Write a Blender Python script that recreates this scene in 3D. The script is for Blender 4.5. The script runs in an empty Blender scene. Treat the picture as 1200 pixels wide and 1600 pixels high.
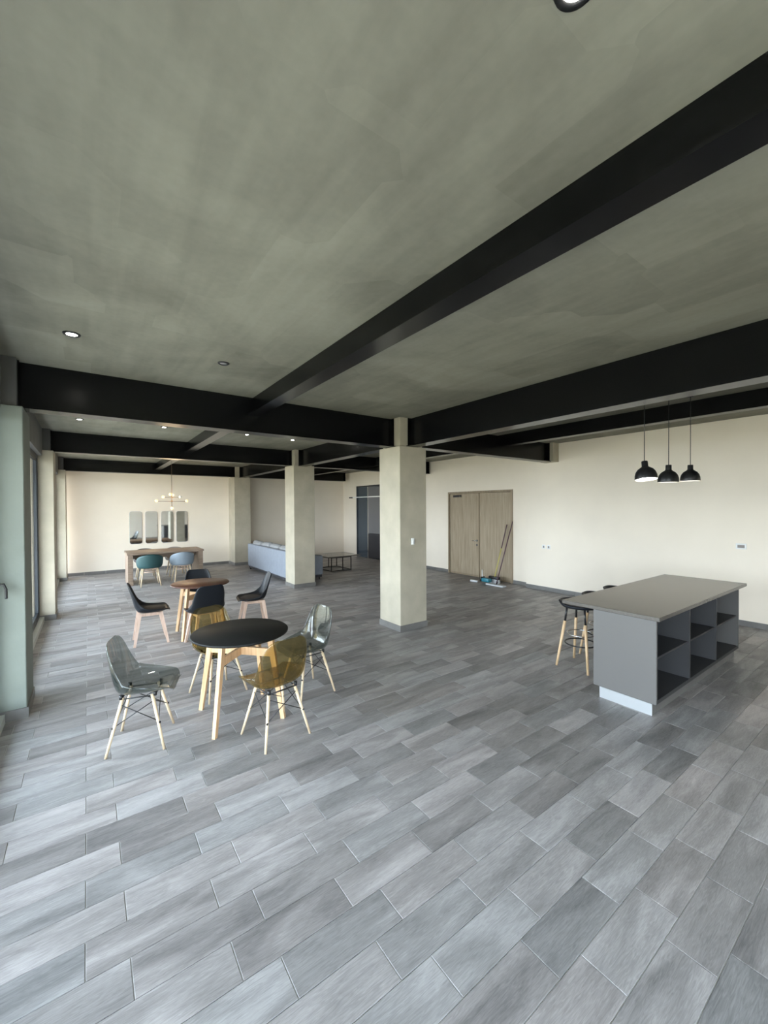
import bpy, bmesh, math, random
from mathutils import Vector, Matrix
random.seed(7)
C = bpy.context.scene.collection
S = bpy.context.scene
PI = math.pi

# ------------------------------------------------------------------ camera
H = 1.85
yaw, pitch, roll = math.radians(53.984), math.radians(.6286), math.radians(-.3197)
fwd = Vector((math.cos(yaw)*math.cos(pitch), math.sin(yaw)*math.cos(pitch), -math.sin(pitch)))
r0 = Vector((math.sin(yaw), -math.cos(yaw), 0)); u0 = r0.cross(fwd)
rr = r0*math.cos(roll)+u0*math.sin(roll); uu = -r0*math.sin(roll)+u0*math.cos(roll)
cd = bpy.data.cameras.new('camera'); cam = bpy.data.objects.new('camera', cd); C.objects.link(cam)
cd.sensor_fit = 'HORIZONTAL'; cd.sensor_width = 36; cd.lens = 636.808*36/1200
cd.clip_start = .05; cd.clip_end = 400
cam.matrix_world = Matrix(((rr.x, uu.x, -fwd.x, 0), (rr.y, uu.y, -fwd.y, 0), (rr.z, uu.z, -fwd.z, H), (0, 0, 0, 1)))
S.camera = cam

# ------------------------------------------------------------------ world, exposure
w = bpy.data.worlds.new('sky'); S.world = w; w.use_nodes = True
nt = w.node_tree; bg = nt.nodes['Background']
tc = nt.nodes.new('ShaderNodeTexCoord'); sx = nt.nodes.new('ShaderNodeSeparateXYZ'); cr = nt.nodes.new('ShaderNodeValToRGB')
nt.links.new(tc.outputs['Generated'], sx.inputs[0]); nt.links.new(sx.outputs['Z'], cr.inputs[0]); nt.links.new(cr.outputs[0], bg.inputs[0])
cr.color_ramp.elements[0].position = 0.0; cr.color_ramp.elements[0].color = (.85, .90, 1.0, 1)
cr.color_ramp.elements[1].position = .6; cr.color_ramp.elements[1].color = (.70, .82, 1.0, 1)
bg.inputs[1].default_value = 11
S.cycles.transparent_max_bounces = 24
vs = S.view_settings
vs.view_transform = 'Standard'; vs.look = 'None'; vs.gamma = 1.0; vs.use_curve_mapping = False; vs.exposure = 0.80

def portal(name, loc, rot, sxx, syy):
    l = bpy.data.lights.new(name, 'AREA'); l.shape = 'RECTANGLE'; l.size = sxx; l.size_y = syy
    l.cycles.is_portal = True
    o = bpy.data.objects.new(name, l); C.objects.link(o); o.location = loc; o.rotation_euler = rot
# light portals lie in the window openings and only guide sampling of the sky
PORT = [((-.80, 7.03, 1.5), 3.2), ((-.80, 11.3, 1.5), 3.6), ((-.80, 1.35, 1.5), 6.9)]
for i, (l, wd) in enumerate(PORT):
    portal('window_portal', l, (0, -PI/2, 0), 3.0, wd)
portal('window_portal', (.5, -2.45, 1.2), (-PI/2, 0, PI), 2.0, 2.4)

# ------------------------------------------------------------------ materials
MATS = {}
def newmat(name):
    m = bpy.data.materials.new(name); m.use_nodes = True; MATS[name] = m
    return m, m.node_tree, m.node_tree.nodes['Principled BSDF']
def lin(c): return tuple(c)+(1,)
def plain(name, col, rough=.5, metal=0, noise=0, scale=20, bump=0, bscale=60, spec=.5, coat=0, stretch=None):
    m, n, p = newmat(name)
    p.inputs['Base Color'].default_value = lin(col); p.inputs['Roughness'].default_value = rough
    p.inputs['Metallic'].default_value = metal; p.inputs['Specular IOR Level'].default_value = spec
    p.inputs['Coat Weight'].default_value = coat
    if noise or bump:
        t = n.nodes.new('ShaderNodeTexCoord'); mp = n.nodes.new('ShaderNodeMapping'); n.links.new(t.outputs['Object'], mp.inputs[0])
        if stretch: mp.inputs['Scale'].default_value = stretch
    if noise:
        a = n.nodes.new('ShaderNodeTexNoise'); a.inputs['Scale'].default_value = scale; a.inputs['Detail'].default_value = 6
        n.links.new(mp.outputs[0], a.inputs[0])
        r = n.nodes.new('ShaderNodeValToRGB'); n.links.new(a.outputs['Fac'], r.inputs[0])
        r.color_ramp.elements[0].position = .3; r.color_ramp.elements[1].position = .7
        r.color_ramp.elements[0].color = lin([c*(1-noise) for c in col]); r.color_ramp.elements[1].color = lin([min(1, c*(1+noise)) for c in col])
        n.links.new(r.outputs[0], p.inputs['Base Color'])
    if bump:
        b = n.nodes.new('ShaderNodeTexNoise'); b.inputs['Scale'].default_value = bscale; b.inputs['Detail'].default_value = 4
        n.links.new(mp.outputs[0], b.inputs[0])
        bn = n.nodes.new('ShaderNodeBump'); bn.inputs['Strength'].default_value = bump; bn.inputs['Distance'].default_value = .01
        n.links.new(b.outputs['Fac'], bn.inputs['Height']); n.links.new(bn.outputs[0], p.inputs['Normal'])
    return m
plain('wall_paint', (.88, .795, .675), .75, noise=.02, scale=2, bump=.05, bscale=90)
plain('column_plaster', (.43, .39, .305), .65, noise=.10, scale=3.5, bump=.08, bscale=40)
plain('column_raw', (.185, .210, .185), .7, noise=.08, scale=3, bump=.08, bscale=40)
plain('core_shaded', (.10, .10, .095), .7, noise=.1, scale=3)  # window-side cores: shade above the window head put into the colour
plain('lintel_concrete', (.13, .13, .125), .8, noise=.15, scale=3)
plain('beam_black', (.0035, .0038, .0045), .24, noise=.15, scale=2, spec=.3)
plain('base_tile', (.165, .16, .152), .35, noise=.15, scale=6)
plain('grout', (.55, .55, .54), .8)
plain('frame_dark', (.02, .024, .03), .35)
plain('sill_pale', (.55, .58, .56), .4)
plain('white_plastic', (.8, .8, .78), .35)
plain('socket_dark', (.25, .22, .2), .5)
plain('chrome', (.65, .65, .66), .15, metal=1)
plain('steel_plinth', (.55, .57, .59), .32, metal=.55)
plain('black_metal', (.012, .012, .013), .35)
plain('tabletop_black', (.011, .0115, .0115), .5, noise=.1, scale=30, spec=.25)
plain('tabletop_brown', (.085, .030, .016), .36, noise=.3, scale=8, stretch=(1, 6, 1))
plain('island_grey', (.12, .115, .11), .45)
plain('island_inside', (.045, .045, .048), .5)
plain('counter_stone', (.105, .095, .085), .24, noise=.12, scale=60)
plain('black_seat', (.008, .010, .014), .42, bump=.1, bscale=200, spec=.3)
plain('black_cushion', (.022, .018, .020), .6, bump=.3, bscale=120)
plain('teal_shell', (.024, .075, .078), .5, bump=.1, bscale=200)
plain('blue_shell', (.26, .31, .36), .55, bump=.1, bscale=200)
plain('brown_shell', (.10, .085, .085), .55)
plain('grey_shell', (.26, .235, .22), .55)
plain('sofa_fabric', (.24, .265, .31), .9, noise=.06, scale=9, bump=.35, bscale=35)
plain('sofa_cushion', (.27, .275, .28), .9, noise=.10, scale=14, bump=.5, bscale=22)
plain('grey_panel', (.16, .16, .165), .25)
plain('dark_void', (.03, .03, .035), .6)
plain('alcove_wall', (.34, .34, .34), .6)
plain('yellow_handle', (.62, .55, .16), .4)
plain('mop_white', (.62, .64, .66), .9, bump=.6, bscale=80)
plain('teal_plastic', (.03, .20, .26), .35)
plain('mauve_plastic', (.10, .05, .07), .4)
plain('brass', (.20, .13, .08), .3, metal=.8)
plain('mirror', (.88, .90, .90), .03, metal=1)
plain('mirror_rim', (.55, .55, .54), .3, metal=.6)
plain('paving', (.36, .295, .19), .9, noise=.2, scale=1)
plain('pendant_inside', (.85, .85, .80), .5)

def wood(name, c1, c2, rough=.45, scale=(18, 18, 1.6)):
    m, n, p = newmat(name)
    t = n.nodes.new('ShaderNodeTexCoord'); mp = n.nodes.new('ShaderNodeMapping'); mp.inputs['Scale'].default_value = scale
    a = n.nodes.new('ShaderNodeTexNoise'); a.inputs['Scale'].default_value = 2.2; a.inputs['Detail'].default_value = 8; a.inputs['Distortion'].default_value = .6
    r = n.nodes.new('ShaderNodeValToRGB'); r.color_ramp.elements[0].position = .32; r.color_ramp.elements[1].position = .68
    r.color_ramp.elements[0].color = lin(c1); r.color_ramp.elements[1].color = lin(c2)
    n.links.new(t.outputs['Object'], mp.inputs[0]); n.links.new(mp.outputs[0], a.inputs[0]); n.links.new(a.outputs['Fac'], r.inputs[0]); n.links.new(r.outputs[0], p.inputs['Base Color'])
    p.inputs['Roughness'].default_value = rough
    return m
wood('pale_wood', (.60, .46, .30), (.72, .58, .40))
wood('oak_table', (.60, .36, .19), (.75, .50, .29))
wood('pink_wood', (.55, .38, .29), (.68, .50, .40))
wood('stool_wood', (.55, .37, .21), (.68, .48, .29))
wood('door_wood', (.30, .235, .155), (.42, .34, .24), .5, (9, 9, .7))
wood('door_frame_wood', (.25, .19, .12), (.34, .265, .18), .5, (9, 9, .7))
wood('desk_wood', (.22, .155, .11), (.34, .25, .185), .45, (1.6, 14, 14))

def emis(name, col, s):
    m, n, p = newmat(name); p.inputs['Base Color'].default_value = lin(col)
    p.inputs['Emission Color'].default_value = lin(col); p.inputs['Emission Strength'].default_value = s
emis('lamp_glow', (1, .95, .86), 30); emis('bulb_warm', (1, .74, .32), .8); emis('pendant_glow', (1, .97, .90), 7)

def glass(name, col, refl=.0, haze=0, hcol=(.5, .5, .5), rough=.02, ior=1.45):
    m, n, p = newmat(name); out = n.nodes['Material Output']; n.nodes.remove(p)
    tr = n.nodes.new('ShaderNodeBsdfTransparent'); tr.inputs[0].default_value = lin(col)
    gl = n.nodes.new('ShaderNodeBsdfGlossy'); gl.inputs['Roughness'].default_value = rough; gl.inputs[0].default_value = (1, 1, 1, 1)
    lw = n.nodes.new('ShaderNodeLayerWeight'); lw.inputs[0].default_value = .5
    pw = n.nodes.new('ShaderNodeMath'); pw.operation = 'POWER'; pw.inputs[1].default_value = 5; n.links.new(lw.outputs['Facing'], pw.inputs[0])
    fr = n.nodes.new('ShaderNodeMath'); fr.operation = 'MULTIPLY_ADD'; fr.inputs[1].default_value = .9; fr.inputs[2].default_value = .04; n.links.new(pw.outputs[0], fr.inputs[0])
    mx = n.nodes.new('ShaderNodeMixShader'); cur = tr.outputs[0]
    if haze:
        df = n.nodes.new('ShaderNodeBsdfDiffuse'); df.inputs[0].default_value = lin(hcol)
        m2 = n.nodes.new('ShaderNodeMixShader'); m2.inputs[0].default_value = haze
        n.links.new(cur, m2.inputs[1]); n.links.new(df.outputs[0], m2.inputs[2]); cur = m2.outputs[0]
    n.links.new(fr.outputs[0], mx.inputs[0]); n.links.new(cur, mx.inputs[1]); n.links.new(gl.outputs[0], mx.inputs[2])
    n.links.new(mx.outputs[0], out.inputs[0])
glass('window_glass', (.93, .96, .95))
glass('clear_bulb', (.9, .9, .88))
glass('grey_acrylic', (.68, .70, .69), haze=.12, hcol=(.10, .12, .115), ior=1.5)
glass('amber_acrylic', (.74, .655, .42), haze=.14, hcol=(.15, .12, .05), ior=1.5)
glass('dark_glass', (.40, .47, .52), haze=.5, hcol=(.12, .15, .18), ior=1.5)

def tile_mat(name, objrand):
    m, n, p = newmat(name); L = n.links.new
    if objrand:
        oi = n.nodes.new('ShaderNodeObjectInfo'); rnd = oi.outputs['Random']
    else:
        ge = n.nodes.new('ShaderNodeNewGeometry'); rnd = ge.outputs['Random Per Island']
    g = n.nodes.new('ShaderNodeNewGeometry')
    off = n.nodes.new('ShaderNodeMath'); off.operation = 'MULTIPLY'; off.inputs[1].default_value = 57.0; L(rnd, off.inputs[0])
    cmb = n.nodes.new('ShaderNodeCombineXYZ'); L(off.outputs[0], cmb.inputs[2]); L(off.outputs[0], cmb.inputs[0])
    add = n.nodes.new('ShaderNodeVectorMath'); add.operation = 'ADD'; L(g.outputs['Position'], add.inputs[0]); L(cmb.outputs[0], add.inputs[1])
    def nz(sc, scale, det, dist):
        mp = n.nodes.new('ShaderNodeMapping'); mp.inputs['Scale'].default_value = sc; L(add.outputs[0], mp.inputs[0])
        a = n.nodes.new('ShaderNodeTexNoise'); a.inputs['Scale'].default_value = scale; a.inputs['Detail'].default_value = det; a.inputs['Distortion'].default_value = dist
        L(mp.outputs[0], a.inputs[0]); return a.outputs['Fac']
    broad = nz((1.0, 4.5, 1), 1.7, 3, .8)         # wide light and dark bands along the tile
    grain = nz((2.0, 20, 1), 4.0, 9, 2.6)         # fine grain
    fine = nz((5, 80, 1), 5.0, 4, .8)
    def mul(a, k, b=0):
        q = n.nodes.new('ShaderNodeMath'); q.operation = 'MULTIPLY_ADD'; q.inputs[1].default_value = k; q.inputs[2].default_value = b; L(a, q.inputs[0]); return q.outputs[0]
    def plus(a, b):
        q = n.nodes.new('ShaderNodeMath'); q.operation = 'ADD'; L(a, q.inputs[0]); L(b, q.inputs[1]); return q.outputs[0]
    v = plus(plus(mul(broad, .95, -.475), mul(grain, .55, -.275)), plus(mul(fine, .26, -.13), mul(rnd, .30, -.15)))
    v = plus(v, mul(rnd, 0, .5))
    r = n.nodes.new('ShaderNodeValToRGB'); L(v, r.inputs[0])
    e = r.color_ramp.elements
    e[0].position = .12; e[0].color = (.130, .126, .124, 1)
    e[1].position = .88; e[1].color = (.475, .455, .45, 1)
    k = e.new(.5); k.color = (.275, .262, .258, 1)
    # slight warm or cool cast of single tiles
    hs = n.nodes.new('ShaderNodeMix'); hs.data_type = 'RGBA'; hs.blend_type = 'MULTIPLY'; hs.inputs['Factor'].default_value = .35
    fr = n.nodes.new('ShaderNodeMath'); fr.operation = 'FRACT'; L(mul(rnd, 13.7), fr.inputs[0])
    rc = n.nodes.new('ShaderNodeValToRGB'); L(fr.outputs[0], rc.inputs[0])
    rc.color_ramp.elements[0].color = (1, .92, .90, 1); rc.color_ramp.elements[1].color = (.90, .97, 1, 1)
    L(r.outputs[0], hs.inputs['A']); L(rc.outputs[0], hs.inputs['B']); L(hs.outputs['Result'], p.inputs['Base Color'])
    p.inputs['Roughness'].default_value = .36
    q = mul(grain, .12, .38); p.inputs['Specular IOR Level'].default_value = .35; L(q, p.inputs['Roughness'])
    bn = n.nodes.new('ShaderNodeBump'); bn.inputs['Strength'].default_value = .12; bn.inputs['Distance'].default_value = .004
    L(grain, bn.inputs['Height']); L(bn.outputs[0], p.inputs['Normal'])
tile_mat('floor_tile', True); tile_mat('floor_tile_field', False)

def ceiling_mat():
    m, n, p = newmat('ceiling_concrete'); L = n.links.new
    g = n.nodes.new('ShaderNodeNewGeometry')
    def nz(sc, scale, det, dist, rot=0):
        mp = n.nodes.new('ShaderNodeMapping'); mp.inputs['Scale'].default_value = sc; mp.inputs['Rotation'].default_value = (0, 0, rot); L(g.outputs['Position'], mp.inputs[0])
        a = n.nodes.new('ShaderNodeTexNoise'); a.inputs['Scale'].default_value = scale; a.inputs['Detail'].default_value = det; a.inputs['Distortion'].default_value = dist
        L(mp.outputs[0], a.inputs[0]); return a.outputs['Fac']
    a = nz((1, 1, 1), .9, 5, 1.0); b = nz((6.0, .8, 1), 1.5, 6, .3, math.radians(8)); c = nz((3, 3, 3), 8, 6, 0)
    vo = n.nodes.new('ShaderNodeTexVoronoi'); vo.distance = 'CHEBYCHEV'; vo.inputs['Scale'].default_value = 1.5; vo.inputs['Randomness'].default_value = .6; L(g.outputs['Position'], vo.inputs['Vector'])
    bw = n.nodes.new('ShaderNodeRGBToBW'); L(vo.outputs['Color'], bw.inputs[0])
    def mul(x, k, bb=0):
        q = n.nodes.new('ShaderNodeMath'); q.operation = 'MULTIPLY_ADD'; q.inputs[1].default_value = k; q.inputs[2].default_value = bb; L(x, q.inputs[0]); return q.outputs[0]
    def plus(x, y):
        q = n.nodes.new('ShaderNodeMath'); q.operation = 'ADD'; L(x, q.inputs[0]); L(y, q.inputs[1]); return q.outputs[0]
    v = plus(plus(mul(a, .9, -.45), mul(b, .36, -.18)), plus(mul(c, .15, -.075), mul(bw.outputs[0], .20, .40)))
    r = n.nodes.new('ShaderNodeValToRGB'); L(v, r.inputs[0])
    e = r.color_ramp.elements
    e[0].position = .15; e[0].color = (.138, .133, .104, 1); e[1].position = .85; e[1].color = (.315, .305, .248, 1)
    L(r.outputs[0], p.inputs['Base Color']); p.inputs['Roughness'].default_value = .8
    p.inputs['Specular IOR Level'].default_value = .2
ceiling_mat()

# ------------------------------------------------------------------ mesh helpers
class MB:
    def __init__(s): s.v = []; s.f = []; s.sm = []
    def add(s, vs, fs, smooth=False, M=None):
        o = len(s.v)
        for p in vs:
            p = Vector(p)
            if M: p = M @ p
            s.v.append(tuple(p))
        for f in fs: s.f.append(tuple(i+o for i in f)); s.sm.append(smooth)
        return s
    def box(s, x0, y0, z0, x1, y1, z1, M=None):
        return s.add([(x0, y0, z0), (x1, y0, z0), (x1, y1, z0), (x0, y1, z0), (x0, y0, z1), (x1, y0, z1), (x1, y1, z1), (x0, y1, z1)],
                     [(0, 3, 2, 1), (4, 5, 6, 7), (0, 1, 5, 4), (1, 2, 6, 5), (2, 3, 7, 6), (3, 0, 4, 7)], False, M)
    def rbox(s, x0, y0, z0, x1, y1, z1, r=.01, seg=2, M=None, smooth=True):
        bm = bmesh.new(); bmesh.ops.create_cube(bm, size=1)
        for v in bm.verts:
            v.co = Vector(((x0+x1)/2+v.co.x*(x1-x0), (y0+y1)/2+v.co.y*(y1-y0), (z0+z1)/2+v.co.z*(z1-z0)))
        bmesh.ops.bevel(bm, geom=bm.edges[:], offset=r, segments=seg, profile=.5, affect='EDGES', clamp_overlap=True)
        bm.verts.index_update()
        s.add([v.co.copy() for v in bm.verts], [[v.index for v in f.verts] for f in bm.faces], smooth, M); bm.free(); return s
    def tube(s, pts, rad, n=10, caps=True, M=None):
        pts = [Vector(p) for p in pts]; rad = rad if isinstance(rad, (list, tuple)) else [rad]*len(pts)
        vs = []; fs = []
        d = (pts[1]-pts[0]).normalized(); a = Vector((0, 0, 1)) if abs(d.z) < .9 else Vector((1, 0, 0))
        u = d.cross(a).normalized()
        for i, p in enumerate(pts):
            if i == 0: d = pts[1]-p
            elif i == len(pts)-1: d = p-pts[i-1]
            else: d = (pts[i+1]-p).normalized()+(p-pts[i-1]).normalized()
            d.normalize(); u = (u-d*u.dot(d)).normalized(); w_ = d.cross(u)
            for k in range(n):
                t = 2*PI*k/n; vs.append(p+(u*math.cos(t)+w_*math.sin(t))*rad[i])
        for i in range(len(pts)-1):
            for k in range(n):
                fs.append((i*n+k, i*n+(k+1) % n, (i+1)*n+(k+1) % n, (i+1)*n+k))
        s.add(vs, fs, True, M)
        if caps:
            o = len(s.v)-len(vs); s.f.append(tuple(o+k for k in range(n))[::-1]); s.sm.append(False)
            s.f.append(tuple(o+(len(pts)-1)*n+k for k in range(n))); s.sm.append(False)
        return s
    def lathe(s, prof, n=28, M=None, closed=False, smooth=True):
        vs = []; fs = []
        for r, z in prof:
            for k in range(n): vs.append((r*math.cos(2*PI*k/n), r*math.sin(2*PI*k/n), z))
        for i in range(len(prof)-1):
            for k in range(n): fs.append((i*n+k, i*n+(k+1) % n, (i+1)*n+(k+1) % n, (i+1)*n+k))
        s.add(vs, fs, smooth, M); o = len(s.v)-len(vs)
        if prof[0][0] > 1e-4 and closed: s.f.append(tuple(o+k for k in range(n))[::-1]); s.sm.append(False)
        if prof[-1][0] > 1e-4 and closed: s.f.append(tuple(o+(len(prof)-1)*n+k for k in range(n))); s.sm.append(False)
        return s
    def bar(s, p0, p1, w0, d0, w1=None, d1=None, ref=(0, 0, 1), M=None, r=0):
        """straight rectangular bar, w across, d in the other direction"""
        p0 = Vector(p0); p1 = Vector(p1); w1 = w1 or w0; d1 = d1 or d0
        ax = (p1-p0).normalized(); u = ax.cross(Vector(ref)).normalized(); v = ax.cross(u)
        vs = []
        for p, a, b in ((p0, w0/2, d0/2), (p1, w1/2, d1/2)):
            for i, j in ((-1, -1), (1, -1), (1, 1), (-1, 1)): vs.append(p+u*a*i+v*b*j)
        return s.add(vs, [(0, 1, 2, 3), (7, 6, 5, 4), (0, 4, 5, 1), (1, 5, 6, 2), (2, 6, 7, 3), (3, 7, 4, 0)], False, M)
    def grid(s, fn, nu, nv, smooth=True, M=None, closed=False):
        vs = [fn(i/nu, j/nv) for i in range(nu+1) for j in range(nv+1)]
        fs = [(i*(nv+1)+j, i*(nv+1)+j+1, (i+1)*(nv+1)+j+1, (i+1)*(nv+1)+j) for i in range(nu) for j in range(nv)]
        return s.add(vs, fs, smooth, M)
    def mesh(s, name):
        m = bpy.data.meshes.new(name); m.from_pydata(s.v, [], s.f); m.update()
        m.polygons.foreach_set('use_smooth', s.sm)
        bm = bmesh.new(); bm.from_mesh(m); bmesh.ops.recalc_face_normals(bm, faces=bm.faces[:]); bm.to_mesh(m); bm.free()
        return m

def obj(name, mb, mat, parent=None, **props):
    o = bpy.data.objects.new(name, mb.mesh(name) if isinstance(mb, MB) else mb); C.objects.link(o)
    if not o.data.materials: o.data.materials.append(MATS[mat])
    if parent is not None: o.parent = parent
    for k, v in props.items(): o[k] = v
    return o
def thing(name, label, cat, loc=(0, 0, 0), rz=0, group=None):
    o = bpy.data.objects.new(name, None); C.objects.link(o); o.location = loc; o.rotation_euler = (0, 0, rz); o.empty_display_size = .1
    o['label'] = label; o['category'] = cat
    if group: o['group'] = group
    return o
def tag(o, label, cat, group=None):
    o['label'] = label; o['category'] = cat
    if group: o['group'] = group
    return o
def struct(name, mb, mat, parent=None):
    o = obj(name, mb, mat, parent)
    if parent is None: o['kind'] = 'structure'
    return o
def thicken(o, t, off=0, bev=0, sub=0):
    m = o.modifiers.new('solid', 'SOLIDIFY'); m.thickness = t; m.offset = off; m.use_even_offset = True
    if sub:
        q = o.modifiers.new('sub', 'SUBSURF'); q.levels = sub; q.render_levels = sub
def dup(root, loc, rz, label, group=None, tilt=None):
    r = root.copy(); C.objects.link(r); r.location = loc; r.rotation_euler = (tilt[0], tilt[1], rz) if tilt else (0, 0, rz)
    r['label'] = label
    if group: r['group'] = group
    for ch in list(root.children):
        c = ch.copy(); C.objects.link(c); c.parent = r
        for g in list(ch.children):
            d = g.copy(); C.objects.link(d); d.parent = c
    return r

# ------------------------------------------------------------------ room shell
ZC = 3.2
XL, XR, XD, YB, YF, YS = -.60, 8.14, 8.28, 14.15, -2.2, 5.65
CO = [(4.80, 5.32), (8.78, 9.30), (13.30, 13.82)]          # column bays along the window wall

# floor: grout bed with separate tiles
fl = struct('floor', MB().box(XL-.35, YF-.2, -.08, XD+1.5, YB+.2, -.004), 'grout')
TW, TL, Y0 = .1819, .5009, 2.148
GAP = .0032
def project(x, y, z=0):
    d = Vector((x, y, z-H)); dz = d.dot(fwd)
    if dz < .15: return None
    return 600+636.808*d.dot(rr)/dz, 800-636.808*d.dot(uu)/dz
rects = []
for n in range(-30, 68):
    ya, yb = Y0+(n-1)*TW, Y0+n*TW
    if yb < YF or ya > YB: continue
    ph = -.0277 if n % 2 == 0 else .1233
    for k in range(-3, 20):
        xa = ph+k*TL; xb = xa+TL
        xr = XR if ya < YS-.05 else XD
        a, b, c, d = max(xa, XL), min(xb, xr), max(ya, YF), min(yb, YB)
        if b-a < .02 or d-c < .02: continue
        full = (b-a > TL-1e-4 and d-c > TW-1e-4)
        rects.append((a+GAP/2, c+GAP/2, b-GAP/2, d-GAP/2, full))
def area(r):
    P = [project(*q) for q in ((r[0], r[1]), (r[2], r[1]), (r[2], r[3]), (r[0], r[3]))]
    if any(p is None for p in P): return -1
    if all(p[1] > 1600 for p in P) or all(p[0] < 0 for p in P) or all(p[0] > 1200 for p in P): return -1
    s = 0
    for i in range(4): s += P[i][0]*P[(i+1) % 4][1]-P[(i+1) % 4][0]*P[i][1]
    return abs(s)/2
rects.sort(key=lambda r: -area(r))
def tile_mb(mb, x0, y0, x1, y1, ch=.0016, z1=0.0, z0=-.006):
    c = ch
    mb.add([(x0, y0, z0), (x1, y0, z0), (x1, y1, z0), (x0, y1, z0), (x0, y0, z1-c), (x1, y0, z1-c), (x1, y1, z1-c), (x0, y1, z1-c),
            (x0+c, y0+c, z1), (x1-c, y0+c, z1), (x1-c, y1-c, z1), (x0+c, y1-c, z1)],
           [(0, 1, 5, 4), (1, 2, 6, 5), (2, 3, 7, 6), (3, 0, 4, 7), (4, 5, 9, 8), (5, 6, 10, 9), (6, 7, 11, 10), (7, 4, 8, 11), (8, 9, 10, 11)])
tm = MB(); tile_mb(tm, -(TL-GAP)/2, -(TW-GAP)/2, (TL-GAP)/2, (TW-GAP)/2); shared = tm.mesh('tile'); shared.materials.append(MATS['floor_tile'])
field = MB(); cnt = 0
for r in rects:
    if cnt < 296:
        cnt += 1
        if r[4]:
            o = bpy.data.objects.new('tile', shared); C.objects.link(o); o.parent = fl; o.location = ((r[0]+r[2])/2, (r[1]+r[3])/2, 0)
        else:
            q = MB(); cx, cy = (r[0]+r[2])/2, (r[1]+r[3])/2; tile_mb(q, r[0]-cx, r[1]-cy, r[2]-cx, r[3]-cy)
            o = obj('tile', q, 'floor_tile', fl); o.location = (cx, cy, 0)
    else: tile_mb(field, *r[:4])
obj('tile_field', field, 'floor_tile_field', fl, kind='stuff')

struct('ceiling', MB().box(XL-.4, YF-.2, ZC, XD+1.5, YB+.2, ZC+.2), 'ceiling_concrete')
struct('wall_back', MB().box(XL-.4, YB, 0, XD+1.5, YB+.15, ZC), 'wall_paint')
wr = MB(); wr.box(XR, YF, 0, XR+.3, YS, ZC)
struct('wall_right', wr, 'wall_paint')
# far part of the right wall, with the double door and the dark glazed opening
DY0, DY1, DZ = 6.16, 8.22, 2.22
OY0, OY1, OZ = 10.35, 13.16, 2.66
wd = MB()
wd.box(XD, YS, 0, XD+.16, DY0, ZC); wd.box(XD, DY0, DZ, XD+.16, DY1, ZC); wd.box(XD, DY1, 0, XD+.16, OY0, ZC)
wd.box(XD, OY0, OZ, XD+.16, OY1, ZC); wd.box(XD, OY1, 0, XD+.16, YB, ZC)
struct('wall_doorside', wd, 'wall_paint')
# window wall: lintel band, low kerb
HZ = 2.74
wl = MB(); wl.box(XL-.32, YF, HZ, XL, YB, ZC)
struct('wall_left', wl, 'lintel_concrete')
struct('trim_1', MB().box(XL-.12, YF, 0, XL, YB, .07), 'sill_pale')
# wall behind the photographer
wf = MB(); wf.box(XL-.3, YF-.2, 0, XL+.1, YF, ZC); wf.box(XL+.1, YF-.2, 2.35, 1.5, YF, ZC); wf.box(1.5, YF-.2, 0, XR+.3, YF, ZC)
struct('wall_front', wf, 'wall_paint')

wn = 0
def window(axis, a0, a1, z0, z1, c, nm):
    """glazed bay: frame, sashes of equal width, handle"""
    global wn; wn += 1
    root = thing('window_%d' % wn, 'window', 'window'); del root['label']; del root['category']; root['kind'] = 'structure'
    def bx(mb, p0, p1, q0, q1, t):
        if axis == 'y': mb.box(c-t/2, p0, q0, c+t/2, p1, q1)
        else: mb.box(p0, c-t/2, q0, p1, c+t/2, q1)
    f = MB(); k = .05
    bx(f, a0, a1, z0, z0+k, .06); bx(f, a0, a1, z1-k, z1, .06); bx(f, a0, a0+k, z0+k, z1-k, .06); bx(f, a1-k, a1, z0+k, z1-k, .06)
    obj('window_frame', f, 'frame_dark', root)
    wdt = (a1-a0-2*k)/nm
    for i in range(nm):
        s0, s1 = a0+k+i*wdt, a0+k+(i+1)*wdt
        g = MB(); e = .045
        bx(g, s0, s1, z0+k, z0+k+e, .04); bx(g, s0, s1, z1-k-e, z1-k, .04); bx(g, s0, s0+e, z0+k+e, z1-k-e, .04); bx(g, s1-e, s1, z0+k+e, z1-k-e, .04)
        fr = obj('sash', g, 'frame_dark', root)
        p = MB(); bx(p, s0+e, s1-e, z0+k+e, z1-k-e, .006); obj('pane', p, 'window_glass', fr)
    return root
for i, (a, b, nm) in enumerate(((5.32, 8.78, 2), (9.30, 13.30, 2), (1.30, 4.80, 2), (-2.1, .9, 2))):
    window('y', a, b, .07, HZ, XL-.09, nm)
window('x', XL+.1, 1.5, .02, 2.35, YF-.1, 2)  # unseen window behind the camera, added to brighten the near floor
struct('trim_2', MB().box(XL-.12, .9, .07, XL-.02, 1.3, HZ), 'frame_dark')
hd = thing('window_handle', 'dark curved window handle on the frame left of the nearest column', 'handle', (XL-.02, 4.70, 1.14))
obj('grip', MB().tube([(-.02, 0, .07), (.035, 0, .075), (.05, 0, .03), (.05, 0, -.05)], .010), 'black_metal', hd)
obj('rosette', MB().rbox(-.03, -.02, .0, -.012, .02, .12, .004), 'black_metal', hd)

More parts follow.
